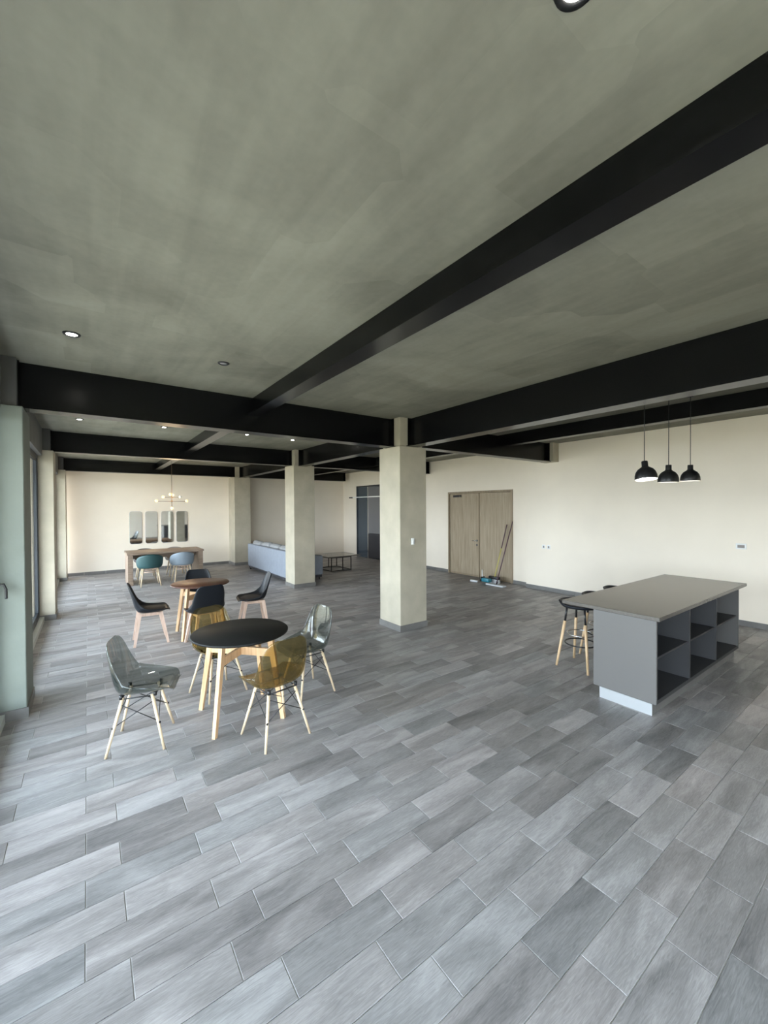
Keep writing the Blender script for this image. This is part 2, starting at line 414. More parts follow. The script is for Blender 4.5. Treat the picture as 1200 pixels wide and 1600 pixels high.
# columns ---------------------------------------------------------------
def column(x0, y0, x1, y1, zt, lab, trim=(1, 1, 1, 1), mat='column_plaster', cmat='column_plaster'):
    t = thing('concrete_column', lab, 'column')
    cs = MB(); cs.rbox(x0, y0, 0, x1, y1, zt, .006, 1, smooth=False); obj('casing', cs, mat, t)
    cx, cy = (x0+x1)/2, (y0+y1)/2
    obj('core', MB().box(x0+.045, y0+.045, zt, x1-.045, y1-.045, ZC), cmat, t)
    b = .011; k = .09
    if trim[0]: obj('base_tile', MB().box(x0-b, y0-b, 0, x1+b, y0, k), 'base_tile', t)       # facing the camera end
    if trim[1]: obj('base_tile', MB().box(x0-b, y0, 0, x0, y1, k), 'base_tile', t)
    if trim[2]: obj('base_tile', MB().box(x1, y0, 0, x1+b, y1, k), 'base_tile', t)
    if trim[3]: obj('base_tile', MB().box(x0-b, y1, 0, x1+b, y1+b, k), 'base_tile', t)
    return t
Z1, Z2, Z3 = 2.765, 2.835, 2.865
column(3.735, 4.735, 4.255, 5.255, Z1, 'free-standing plastered column in the centre of the room, beside the double door view')
column(3.83, 8.78, 4.35, 9.30, Z2, 'plastered column further back, between the sofa and the coffee table')
column(3.84, 13.50, 4.36, YB-.001, Z3, 'plastered column against the back wall, behind the left end of the sofa', (1, 1, 1, 0))
for i, (a, b) in enumerate(CO):
    zt = (Z1, Z2, Z3)[i]
    column(-.975, a, -.455, b, zt, ('nearest column on the window side at the left edge of the photo',
                                'middle column on the window side, with a white lower part',
                                'farthest column on the window side, next to the back wall')[i], (1, 0, 1, 0), ('column_raw', 'column_plaster', 'column_plaster')[i], 'core_shaded')
    x = -.975
ts = thing('wall_control', 'small white control box on the right face of the central column', 'switch', (3.972, 4.735, 1.335))
obj('plate', MB().rbox(-.03, -.012, -.05, .03, 0, .05, .004), 'white_plastic', ts)
obj('rocker', MB().rbox(-.018, -.026, -.032, .018, -.012, .034, .005), 'white_plastic', ts)
obj('dark_side', MB().box(.031, -.015, -.04, .036, 0, .04), 'socket_dark', ts)

# beams -----------------------------------------------------------------
def beam(p0, p1, zb, lab, group=None, fw=.20, ft=.014, wt=.012, ends=(1, 1)):
    """steel beam under the slab: web, wide lower flange, end plates"""
    t = thing('steel_beam', lab, 'beam'); 
    if group: t['group'] = group
    (xa, ya), (xb, yb) = p0, p1
    al = abs(xb-xa) > abs(yb-ya)
    def bx(mb, a0, a1, hw, z0, z1):
        if al: mb.box(a0, ya-hw, z0, a1, ya+hw, z1)
        else: mb.box(xa-hw, a0, z0, xa+hw, a1, z1)
        return mb
    a0, a1 = (xa, xb) if al else (ya, yb)
    obj('web', bx(MB(), a0, a1, wt/2, zb+ft, ZC), 'beam_black', t)
    obj('lower_flange', bx(MB(), a0, a1, fw/2, zb, zb+ft), 'beam_black', t)
    for e, q in zip(ends, ((a0, a0+.012), (a1-.012, a1))):
        if e: obj('end_plate', bx(MB(), q[0], q[1], fw/2-.03, zb+ft, ZC), 'beam_black', t)
    return t
xc = 3.995
beam((-.50, 4.995), (3.78, 4.995), Z1+.002, 'black steel beam from the nearest window column to the central column')
beam((4.21, 4.995), (7.93, 4.995), Z1+.035, 'black steel beam from the central column to the right wall, above the double door')
beam((xc, YF), (xc, 4.78), Z1+.002, 'black steel beam running from the upper right edge to the central column')
beam((1.655, YF), (1.655, 4.985), 2.98, 'large black beam crossing the ceiling diagonally at top right of the photo', fw=.155, ends=(0, 0))
beam((6.31, YF), (6.31, 4.985), 2.98, 'slimmer black beam behind the pendant lamp cords', fw=.155, ends=(0, 0))
r2 = 9.05
beam((-.50, r2), (3.875, r2), Z2+.002, 'black beam of the second row, above the two round tables')
beam((4.305, r2), (8.2, r2), Z2+.002, 'black beam of the second row, right of the far column')
beam((4.04, 5.21), (4.04, 8.825), Z2-.02, 'black beam joining the central column to the column behind it')
beam((1.655, 5.005), (1.655, r2-.01), 2.98, 'short slim beam between the first and second beam rows on the left', fw=.155, ends=(0, 0))
beam((6.31, 5.005), (6.31, r2-.01), 2.98, 'short slim beam between the first and second beam rows on the right', fw=.155, ends=(0, 0))
r3 = 13.65
beam((-.50, r3), (3.885, r3), Z3+.002, 'black beam of the third row, just before the back wall on the left')
beam((4.315, r3), (8.05, r3), Z3+.002, 'black beam of the third row, just before the back wall on the right')
beam((4.09, 9.255), (4.09, 13.545), Z3-.02, 'black beam between the far column and the back wall column')
beam((1.655, r2+.01), (1.655, r3-.01), 2.98, 'slim beam between the second and third beam rows on the left', fw=.155, ends=(0, 0))
beam((6.31, r2+.01), (6.31, r3-.01), 2.98, 'slim beam between the second and third beam rows on the right', fw=.155, ends=(0, 0))
for (a, z) in ((4.995, Z1+.035), ):
    struct('trim_3', MB().box(7.93, a-.145, z, XR, a+.145, ZC), 'column_plaster')

# baseboards ------------------------------------------------------------
def base_run(name, axis, c, a0, a1, side, step=.5):
    root = bpy.data.objects.new(name, None); C.objects.link(root); root['kind'] = 'structure'
    a = a0
    while a < a1-.01:
        b = min(a+step, a1); g = .0015
        m = MB()
        if axis == 'y': m.box(min(c, c+side*.011), a+g, 0, max(c, c+side*.011), b-g, .085)
        else: m.box(a+g, min(c, c+side*.011), 0, b-g, max(c, c+side*.011), .085)
        obj('base_tile', m, 'base_tile', root); a = b
base_run('baseboard_right', 'y', XR, -1.0, YS, -1)
base_run('baseboard_doorside', 'y', XD, YS, DY0-.06, -1); base_run('baseboard_far', 'y', XD, DY1+.06, OY0-.06, -1)
base_run('baseboard_back', 'x', YB, XL, 3.82, -1); base_run('baseboard_rear', 'x', YB, 4.38, XD, -1)

# ------------------------------------------------------------------ double door
d1 = bpy.data.objects.new('door_1', None); C.objects.link(d1); d1['kind'] = 'structure'
fx0, fx1 = XD-.03, XD+.02
f = MB(); f.box(fx0, DY0-.05, 0, fx1, DY0, DZ+.05); f.box(fx0, DY1, 0, fx1, DY1+.05, DZ+.05); f.box(fx0, DY0, DZ, fx1, DY1, DZ+.05)
obj('door_frame', f, 'door_frame_wood', d1)
ym = 7.16
for nm_, a, b in (('door_leaf', DY0, ym-.012), ('door_leaf', ym+.022, DY1)):
    l = obj(nm_, MB().rbox(XD+.002, a+.004, .008, XD+.045, b-.004, DZ-.006, .003, 1, smooth=False), 'door_wood', d1)
    if a > 7: lv = l
    obj('lower_strip', MB().box(XD-.004, a+.02, .0085, XD+.002, b-.02, .05), 'door_frame_wood', l)
obj('astragal', MB().box(XD-.012, ym-.012, .005, XD+.03, ym+.022, DZ-.004), 'door_frame_wood', d1)
hm = MB().tube([(XD-.0, ym+.07, .965), (XD-.055, ym+.07, .965), (XD-.055, ym+.19, .96)], .010); hm.tube([(XD+.002, ym+.07, .965), (XD-.014, ym+.07, .965)], .026, 14)
hm.tube([(XD+.002, ym+.07, .85), (XD-.014, ym+.07, .85)], .024, 14)
obj('door_handle', hm, 'chrome', lv)
obj('door_closer', MB().rbox(XD-.05, 7.78, DZ-.10, XD-.002, 8.05, DZ-.04, .006), 'black_metal', lv)

struct('door_light_block', MB().box(XD+.17, DY0-.3, 0, XD+.25, DY1+.3, ZC), 'alcove_wall')  # unseen slab added to stop sky light leaking round the door leaves
# ------------------------------------------------------------------ dark glazed opening
d2 = bpy.data.objects.new('door_2', None); C.objects.link(d2); d2['kind'] = 'structure'
f = MB(); f.box(XD-.01, OY0, 0, XD+.16, OY0+.05, OZ); f.box(XD-.01, OY1-.05, 0, XD+.16, OY1, OZ); f.box(XD-.01, OY0+.05, OZ-.05, XD+.16, OY1-.05, OZ)
obj('door_frame', f, 'frame_dark', d2)
obj('glass_leaf', MB().box(XD+.02, 12.44, .01, XD+.032, OY1-.05, OZ-.05), 'dark_glass', d2)
obj('mullion', MB().box(XD+.01, 12.38, 0, XD+.05, 12.44, OZ-.05), 'chrome', d2)
struct('wall_alcove', MB().box(XD+1.35, OY0-.3, 0, XD+1.45, OY1+.3, ZC).box(XD+.16, OY0-.4, 0, XD+1.35, OY0-.3, ZC).box(XD+.16, OY1+.3, 0, XD+1.35, OY1+.4, ZC), 'alcove_wall')
obj('upper_panel', MB().box(XD+.02, OY0+.05, .92, XD+.04, 12.38, OZ-.05), 'grey_panel', d2)
obj('lower_panel', MB().rbox(XD-.0, OY0+.05, .03, XD+.04, 12.38, .91, .006, 1, smooth=False), 'dark_void', d2)
obj('threshold', MB().box(XD-.02, OY0+.05, .001, XD+.12, OY1-.05, .012), 'chrome', d2)
rl = thing('sliding_door_rail', 'thin white rail across the top of the dark opening in the far corner', 'rail', (XD-.05, 0, 2.24))
obj('bar', MB().box(-.012, OY0-.1, -.018, 0, 13.35, .018), 'white_plastic', rl)
obj('end_stop', MB().box(-.02, 13.35, -.03, .0, 13.6, .02), 'black_metal', rl)
for y in (10.6, 11.9, 13.1): obj('bracket', MB().tube([(0, y, 0), (.05, y, 0)], .012), 'chrome', rl)

# ------------------------------------------------------------------ sockets, downlights
def socket(y, z, x, lab, wdt=.08):
    t = thing('wall_socket', lab, 'socket', (x, y, z))
    obj('plate', MB().rbox(-.009, -wdt/2, -.045, 0, wdt/2, .045, .003), 'white_plastic', t)
    obj('insert', MB().box(-.0105, -wdt/2+.022, -.022, -.009, wdt/2-.022, .022), 'socket_dark', t)
socket(5.20, .965, XR, 'left one of two small white sockets low on the right wall, beside the door')
socket(5.08, .965, XR, 'right one of two small white sockets low on the right wall, beside the door')
socket(1.84, 1.22, XR, 'wide white socket plate on the right wall above the island', .13)

def downlight(x, y, on, lab, grp=None, power=14, r=.052):
    t = thing('downlight', lab, 'ceiling light', (x, y, ZC), 0, grp)
    ring = MB().lathe([(r*.62, -.001), (r*.66, -.010), (r*.95, -.010), (r, -.001)], 24)
    obj('ring', ring, 'black_metal', t)
    obj('lens', MB().lathe([(0.0001, -.006), (r*.62, -.006), (r*.63, -.0005)], 20), 'lamp_glow' if on else 'mirror_rim', t)
    if on:
        l = bpy.data.lights.new('downlight_lamp', 'SPOT'); l.energy = power; l.spot_size = math.radians(110); l.spot_blend = .7; l.color = (1, .90, .76); l.shadow_soft_size = .04
        o = bpy.data.objects.new('downlight_lamp', l); C.objects.link(o); o.parent = t; o.location = (0, 0, -.03)
downlight(-.085, 3.955, True, 'bright lit downlight at upper left, nearest the window', r=.058)
downlight(1.035, 3.945, False, 'unlit black ring downlight in front of the first beam')
downlight(1.035, .565, True, 'glaring lit downlight at the very top edge of the photo', r=.058)
downlight(-.085, 7.62, True, 'small lit downlight of the second row, nearest the window column')
downlight(1.035, 7.58, True, 'small lit downlight of the second row, left of the slim beam')
downlight(2.37, 7.50, True, 'small lit downlight of the second row, right of the slim beam')
downlight(3.29, 7.58, True, 'small lit downlight of the second row, before the far column')
downlight(5.2, 11.7, True, 'added downlight brightening the sofa group behind the far column')  # added lamp without a seen source, brightens sofa and rear wall
downlight(7.3, 11.7, True, 'added downlight brightening the coffee table in the far right bay')  # second added lamp, lifts the light around the coffee table

# ------------------------------------------------------------------ shell chairs
def smooth_prof(P, n):
    """Catmull-Rom through P, n samples"""
    out = []
    m = len(P)-1
    for i in range(n+1):
        t = i/n*m; k = min(int(t), m-1); u = t-k
        p0, p1, p2, p3 = P[max(k-1, 0)], P[k], P[k+1], P[min(k+2, m)]
        out.append(tuple(.5*((2*b)+(-a+c)*u+(2*a-5*b+4*c-d)*u*u+(-a+3*b-3*c+d)*u**3) for a, b, c, d in zip(p0, p1, p2, p3)))
    return out
def shell(prof, nu=36, nv=20, corner=.35):
    """prof rows: x, z, halfwidth, flange height (in direction of seat normal), normal x, normal z"""
    R = smooth_prof(prof, nu); mb = MB(); vs = []; fs = []
    for i, (x, z, hw, fl_, nx, nz) in enumerate(R):
        q = math.hypot(nx, nz); nx /= q; nz /= q
        for j in range(nv+1):
            v = -1+2*j/nv; s = abs(v)
            lift = fl_*(s**2.6); yy = hw*math.sin(v*PI/2*.92)/math.sin(PI/2*.92)
            vs.append((x+nx*lift, yy, z+nz*lift))
    for i in range(nu):
        for j in range(nv): fs.append((i*(nv+1)+j, i*(nv+1)+j+1, (i+1)*(nv+1)+j+1, (i+1)*(nv+1)+j))
    return mb.add(vs, fs, True)
# side profile of the moulded shell: +x is forward
EP = [(.238, .424, .120, .006, 0, 1), (.230, .436, .168, .012, .1, 1), (.205, .452, .205, .022, 0, 1), (.14, .442, .228, .045, 0, 1), (.03, .425, .238, .085, 0, 1), (-.08, .420, .238, .115, .15, 1),
      (-.150, .445, .230, .120, .6, .9), (-.182, .505, .224, .100, 1, .45), (-.196, .59, .218, .070, 1, .25), (-.208, .68, .208, .045, 1, .20), (-.222, .765, .182, .030, 1, .2), (-.230, .808, .145, .020, 1, .25), (-.234, .828, .090, .010, 1, .3)]
def acrylic_chair(name, label, mat, loc, rz, group):
    t = thing(name, label, 'chair', loc, rz, group)
    s = obj('shell', shell(EP), mat, t); thicken(s, .005)
    # rolled edge bead follows the rim of the shell
    for sx_ in (1, -1):
        for sy in (1, -1):
            m = MB(); m.tube([(sx_*.10+(-.02), sy*.115, .405), (sx_*.195+(-.02), sy*.200, .0)], [.0135, .0095], 12)
            lg = obj('leg', m, 'pale_wood', t)
            obj('bolt', MB().tube([(sx_*.15-.02, sy*.155, .20), (sx_*.162-.02, sy*.167, .198)], .008, 8), 'black_metal', lg)
    w_ = MB(); q = .0035
    L = {}
    for sx_ in (1, -1):
        for sy in (1, -1):
            L[(sx_, sy)] = (Vector((sx_*.115-.02, sy*.13, .36)), Vector((sx_*.150-.02, sy*.155, .205)))
    for sy in (1, -1):
        w_.tube([L[(1, sy)][0], L[(-1, sy)][1]], q, 6); w_.tube([L[(-1, sy)][0], L[(1, sy)][1]], q, 6)
    for sx_ in (1, -1):
        w_.tube([L[(sx_, 1)][0], L[(sx_, -1)][1]], q, 6); w_.tube([L[(sx_, -1)][0], L[(sx_, 1)][1]], q, 6)
    w_.tube([(.10, .12, .395), (.10, -.12, .395)], .006, 6); w_.tube([(-.13, .12, .395), (-.13, -.12, .395)], .006, 6)
    w_.tube([(.10, .12, .395), (-.13, .12, .395)], .005, 6); w_.tube([(.10, -.12, .395), (-.13, -.12, .395)], .005, 6)
    obj('wire_brace', w_, 'black_metal', t)
    for sx_ in (.10, -.13):
        for sy in (.12, -.12): obj('rubber_mount', MB().tube([(sx_, sy, .395), (sx_, sy, .428)], .014, 10), 'black_metal', t)
    return t
gA = 'transparent acrylic chairs round the nearer black table'
g1 = acrylic_chair('acrylic_chair', 'smoke grey transparent chair left of the nearer round table, seen from the side', 'grey_acrylic', (.352, 3.765, 0), math.radians(-18), gA)
dup(g1, (1.765, 3.79, 0), math.radians(186), 'smoke grey transparent chair right of the nearer round table, its back full of highlights', gA)
a1 = acrylic_chair('acrylic_chair', 'amber transparent chair in front of the nearer round table, back turned to the camera', 'amber_acrylic', (1.225, 3.235, 0), math.radians(99), gA)
dup(a1, (1.055, 4.29, 0), math.radians(-75), 'amber transparent chair behind the nearer round table, mostly hidden by the tabletop', gA)

# black padded chairs with sturdy wooden legs
BP = [(.226, .440, .135, .006, 0, 1), (.214, .446, .178, .010, 0, 1), (.18, .455, .215, .020, 0, 1), (.08, .440, .235, .040, 0, 1), (-.05, .428, .240, .070, .1, 1), (-.145, .445, .235, .095, .5, 1),
      (-.190, .505, .225, .085, 1, .5), (-.212, .59, .205, .050, 1, .25), (-.236, .68, .195, .035, 1, .22), (-.262, .77, .172, .025, 1, .22), (-.274, .812, .145, .015, 1, .25), (-.279, .825, .11, .008, 1, .3)]
def black_chair(label, loc, rz, group):
    t = thing('padded_chair', label, 'chair', loc, rz, group)
    s = obj('shell', shell(BP), 'black_seat', t); thicken(s, .012)
    def cu(u, v):
        a = 2*PI*v; rr_ = u
        x = .015+.180*rr_*math.copysign(abs(math.cos(a))**.85, math.cos(a)); y = .185*rr_*math.copysign(abs(math.sin(a))**.85, math.sin(a))
        return (x, y, .452+.028*(1-rr_**4)+.03*max(0, -x*0))
    c = MB().grid(cu, 8, 28); 
    def cu2(u, v):
        p = cu(1, v); return (p[0], p[1], .452-u*.012)
    c.grid(cu2, 1, 28); obj('cushion', c, 'black_cushion', t)
    for sx_ in (1, -1):
        for sy in (1, -1):
            m = MB(); m.bar((sx_*.125-.015, sy*.13, .425), (sx_*.200-.005, sy*.195, .0), .050, .036, .030, .026, ref=(0, 1, 0))
            obj('leg', m, 'pink_wood', t)
    obj('side_rail', MB().box(-.145, -.13, .385, .115, -.105, .425), 'pink_wood', t); obj('side_rail', MB().box(-.145, .105, .385, .115, .13, .425), 'pink_wood', t)
    m = MB(); m.box(-.02, -.105, .39, .02, .105, .42); obj('cross_rail', m, 'pink_wood', t)
    return t
gB = 'black padded chairs round the farther table'
k1 = black_chair('black padded chair left of the farther round table, facing right', (.70, 6.52, 0), math.radians(-3), gB)
dup(k1, (1.29, 6.00, 0), math.radians(96), 'black padded chair between the two round tables, back to the camera', gB)
dup(k1, (2.07, 6.36, 0), math.radians(170), 'black padded chair right of the farther round table, facing left', gB)
dup(k1, (1.46, 7.13, 0), math.radians(-96), 'black padded chair behind the farther round table, only its back edge showing above the top', gB)

# ------------------------------------------------------------------ round tables
def round_table(label, loc, rz, top, wood_, R=.415, sp=.285, tp=.20):
    t = thing('round_table', label, 'table', loc, rz)
    m = MB().lathe([(0.0001, .752), (R-.006, .752), (R, .747), (R, .736), (R-.012, .729), (0.0001, .729)], 64)
    obj('tabletop', m, top, t)
    for a in range(4):
        an = PI/4+a*PI/2; c, s = math.cos(an), math.sin(an)
        l = MB(); l.bar((c*tp*1.414, s*tp*1.414, .728), (c*sp*1.414, s*sp*1.414, 0), .052, .034, .036, .028, ref=(-s, c, 0))
        obj('leg', l, wood_, t)
    for k in (0, 1):
        an = PI/4+k*PI/2; c, s = math.cos(an), math.sin(an); q = (tp+(sp-tp)*.21)*1.414-.004
        z = .575
        obj('cross_rail', MB().bar((-c*q, -s*q, z), (c*q, s*q, z), .026, .065 if k == 0 else .064, ref=(-s, c, 0)) if False else MB().add(
            [(x*c-y*s, x*s+y*c, zz) for zz in (z-.034-k*.0005, z+.034+k*.0005) for x, y in ((-q, -.013), (q, -.013), (q, .013), (-q, .013))],
            [(0, 3, 2, 1), (4, 5, 6, 7), (0, 1, 5, 4), (1, 2, 6, 5), (2, 3, 7, 6), (3, 0, 4, 7)]), wood_, t)
    return t
round_table('nearer round table with matt black top and tapered oak legs, among the transparent chairs', (1.10, 3.715, 0), math.radians(-2), 'tabletop_black', 'oak_table')
round_table('farther round table with reddish brown top and pale wood legs, among the black chairs', (1.345, 6.50, 0), math.radians(-2), 'tabletop_brown', 'oak_table', R=.40)

# ------------------------------------------------------------------ desk-like dining table and tub chairs
dt = thing('dining_table', 'long wooden table with panel ends below the four mirrors', 'table', (1.60, 11.88, 0))
X, Y = .86, .44
obj('tabletop', MB().rbox(-X, -Y, .735, X, Y, .785, .004, 1, smooth=False), 'desk_wood', dt)
for s in (-1, 1):
    obj('end_panel', MB().rbox(min(s*(X-.02), s*(X-.13)), -Y+.02, 0, max(s*(X-.02), s*(X-.13)), Y-.02, .735, .004, 1, smooth=False), 'desk_wood', dt)
obj('stretcher', MB().box(-X+.13, -.02, .60, X-.13, .02, .735), 'desk_wood', dt)

def tub_chair(label, mat, loc, rz, group):
    t = thing('tub_chair', label, 'chair', loc, rz, group)
    # one-piece bucket: parameter a sweeps from bottom centre outwards and up the wall
    def fn(u, v):
        a = 2*PI*v; c, s = math.cos(a), math.sin(a)
        back = max(0, -c); rim = .60+.17*(back**.7)-.10*max(0, c)**1.5
        if c > .55: rim = .50-.04*(c-.55)/.45
        elif c > .2: rim = .60-(c-.2)/.35*.10
        rx, ry = .245, .27
        if u < .5:
            k = u/.5; return (c*rx*k*.86, s*ry*k*.86, .445-.02*(1-k*k))
        k = (u-.5)/.5
        e = 1-(1-k)**2
        rad = .86+.14*e**.6+.02*k
        return (c*rx*rad-.02*k*back, s*ry*rad, .445+(rim-.445)*k**1.15)
    o = obj('bucket', MB().grid(fn, 18, 40), mat, t); thicken(o, .022)
    o.data.validate()
    for sx_ in (1, -1):
        for sy in (1, -1):
            obj('leg', MB().tube([(sx_*.13, sy*.15, .435), (sx_*.20, sy*.21, 0)], [.018, .012], 10), 'pale_wood', t)
    for q in (.15, -.15): obj('stretcher', MB().tube([(q, .165, .34), (q, -.165, .34)], .010, 8), 'pink_wood', t)
    obj('seat_block', MB().box(-.13, -.15, .40, .13, .15, .425), 'pink_wood', t)
    return t
gT = 'tub chairs at the long table'
tub_chair('teal tub chair at the near side of the long table', 'teal_shell', (1.20, 11.28, 0), math.radians(90), gT)
tub_chair('pale blue tub chair at the near side of the long table', 'blue_shell', (1.93, 11.42, 0), math.radians(92), gT)
tub_chair('dark brown tub chair at the wall side of the long table', 'brown_shell', (1.24, 12.60, 0), math.radians(-90), gT)
tub_chair('grey tub chair at the wall side of the long table', 'grey_shell', (1.98, 12.60, 0), math.radians(-88), gT)

# ------------------------------------------------------------------ mirrors
def mirror(x0, x1, z0, z1, lab, tilt=0):
    t = thing('wall_mirror', lab, 'mirror', ((x0+x1)/2, YB-.008, (z0+z1)/2), tilt, 'rounded mirrors above the long table')
    hw, hh, r = (x1-x0)/2, (z1-z0)/2, .06
    def outline(e):
        P = []
        for cx, cz, a0 in ((hw-r, hh-r, 0), (-hw+r, hh-r, 90), (-hw+r, -hh+r, 180), (hw-r, -hh+r, 270)):
            for k in range(7):
                a = math.radians(a0+k*15); P.append((cx+(r+e)*math.cos(a), cz+(r+e)*math.sin(a)))
        return P
    def slab(e, y0, y1):
        P = outline(e); n = len(P)
        return MB().add([(x, y0, z) for x, z in P]+[(x, y1, z) for x, z in P], [tuple(range(n)), tuple(range(2*n-1, n-1, -1))]+[(i, (i+1) % n, n+(i+1) % n, n+i) for i in range(n)])
    obj('backing', slab(.006, -.010, .006), 'mirror_rim', t)
    obj('mirror_glass', slab(-.002, -.016, -.0105), 'mirror', t)
for (a, b, lab, tl) in ((.995, 1.31, 'leftmost of the four rounded mirrors above the long table', .03), (1.40, 1.72, 'second from left of the four rounded mirrors', .025),
                 (1.82, 2.15, 'third from left of the four rounded mirrors, below the chandelier', .02), (2.24, 2.56, 'rightmost of the four rounded mirrors', .012)):
    mirror(a, b, .81, 1.77, lab, tl)

# ------------------------------------------------------------------ chandelier
ch = thing('chandelier', 'brass branching chandelier with small glowing globes over the long table', 'chandelier', (1.80, 12.0, 0))
obj('rod', MB().tube([(0, 0, ZC-.03), (0, 0, 1.90)], .007, 8), 'brass', ch)
obj('canopy', MB().lathe([(.0001, ZC-.03), (.05, ZC-.028), (.055, ZC-.001)], 20), 'brass', ch)
for z, an, ln in ((2.045, 0, .33), (2.15, 2.5, .20), (2.21, 1.25, .16)):
    c, s = math.cos(an), math.sin(an)
    arm = obj('arm', MB().tube([(-c*ln, -s*ln, z), (c*ln, s*ln, z)], .006, 8).tube([(0, 0, z-.02), (0, 0, z+.02)], .018, 12), 'brass', ch)
    for q in (-1, 1):
        obj('globe', MB().lathe([(.0001, -.036), (.020, -.031), (.033, -.014), (.036, 0), (.033, .014), (.020, .031), (.0001, .036)], 16, Matrix.Translation((q*c*(ln+.03), q*s*(ln+.03), z+.01))), 'bulb_warm' if not (an and q == (1 if an == 1.25 else -1)) else 'pendant_inside', arm)
lg = obj('globe', MB().lathe([(.0001, -.036), (.020, -.031), (.033, -.014), (.036, 0), (.033, .014), (.020, .031), (.0001, .036)], 16, Matrix.Translation((0, 0, 1.86))), 'bulb_warm', ch)
l = bpy.data.lights.new('chandelier_lamp', 'POINT'); l.energy = 14; l.color = (1, .72, .42); l.shadow_soft_size = .3
o = bpy.data.objects.new('chandelier_lamp', l); C.objects.link(o); o.parent = ch; o.location = (0, -.1, 2.1)

# ------------------------------------------------------------------ sofa
so = thing('sofa', 'pale blue grey fabric sofa seen from behind, left of the far column', 'sofa', (3.93, 9.50, 0))
LN = 2.98; DP = 1.02
obj('base_frame', MB().box(.03, .03, .055, DP-.03, LN-.03, .12), 'dark_void', so)
obj('back', MB().rbox(0, 0, .11, .22, LN, .78, .035, 3), 'sofa_fabric', so)
obj('arm', MB().rbox(.12, .0, .11, DP, .24, .62, .05, 3), 'sofa_fabric', so)
obj('arm', MB().rbox(.12, LN-.24, .11, DP, LN, .62, .05, 3), 'sofa_fabric', so)
for k in range(3):
    y0 = .25+k*(LN-.5)/3; y1 = y0+(LN-.5)/3
    obj('seat_cushion', MB().rbox(.2, y0+.005, .12, DP+.01, y1-.005, .44, .045, 3), 'sofa_fabric', so)
random.seed(3)
for k in range(4):
    y0 = .10+k*.70; M = Matrix.Translation((.22, y0+.34, .66)) @ Matrix.Rotation(math.radians(-9+random.uniform(-5, 5)), 4, 'Y') @ Matrix.Rotation(random.uniform(-.05, .05), 4, 'X')
    obj('back_cushion', MB().rbox(-.09, -.33, -.22, .11, .33, .22, .09, 4, M), 'sofa_cushion', so)
for x in (.06, DP-.08):
    for y in (.08, LN-.08): obj('foot', MB().tube([(x, y, 0), (x, y, .06)], [.018, .025], 10), 'black_metal', so)

# ------------------------------------------------------------------ coffee table
ct = thing('coffee_table', 'low coffee table with grey top on a black wire frame, right of the far column', 'coffee table', (6.05, 10.85, 0))
obj('tabletop', MB().rbox(-.50, -.45, .405, .62, .50, .43, .004, 1, smooth=False), 'counter_stone', ct)
x0, x1, y0, y1 = -.36, .30, -.50+.08, .45
def rod(a, b, r=.011): return MB().bar(a, b, r*2, r*2, ref=(.3, .5, .81))
for x in (x0, (x0+x1)/2+.05, x1):
    for y in (y0, y1): obj('leg', MB().box(x-.011, y-.011, 0, x+.011, y+.011, .405), 'black_metal', ct)
fr = MB()
for z in (.012, .39):
    fr.box(x0, y0-.010, z-.01, x1, y0+.010, z+.01); fr.box(x0, y1-.010, z-.01, x1, y1+.010, z+.01); fr.box(x0-.010, y0, z-.009, x0+.010, y1, z+.009); fr.box(x1-.010, y0, z-.009, x1+.010, y1, z+.009)
obj('wire_frame', fr, 'black_metal', ct)

# ------------------------------------------------------------------ kitchen island
isl = thing('kitchen_island', 'grey kitchen island with open shelves and a dark stone top, right of centre', 'kitchen island', (0, 0, 0))
ix0, ix1, iy0, iy1, zb_, zt_ = 4.0, 6.42, 1.475, 2.02, .105, .868
th = .022
obj('countertop', MB().rbox(3.885, 1.405, .870, 6.46, 2.28, .905, .004, 1, smooth=False), 'counter_stone', isl)
obj('end_panel', MB().rbox(ix0, iy0-.004, zb_, ix0+th, iy1, zt_, .002, 1, smooth=False), 'island_grey', isl)
obj('end_panel', MB().rbox(ix1-th, iy0-.004, zb_, ix1, iy1, zt_, .002, 1, smooth=False), 'island_grey', isl)
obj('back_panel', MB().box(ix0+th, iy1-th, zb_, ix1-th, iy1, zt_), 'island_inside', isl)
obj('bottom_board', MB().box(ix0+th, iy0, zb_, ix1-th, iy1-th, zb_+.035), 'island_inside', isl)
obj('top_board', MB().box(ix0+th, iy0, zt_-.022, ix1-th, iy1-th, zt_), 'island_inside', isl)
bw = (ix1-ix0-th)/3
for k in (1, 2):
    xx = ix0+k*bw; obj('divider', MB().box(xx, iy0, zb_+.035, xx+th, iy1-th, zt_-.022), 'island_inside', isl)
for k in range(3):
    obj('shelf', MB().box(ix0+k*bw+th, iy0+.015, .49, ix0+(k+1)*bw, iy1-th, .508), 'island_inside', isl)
obj('plinth', MB().box(ix0+.012, iy0+.035, 0, ix1-.03, iy1-.05, .105), 'base_tile', isl)
obj('plinth_front', MB().box(ix0+.002, iy0+.032, 0, ix0+.012, iy1-.06, .103), 'steel_plinth', isl)

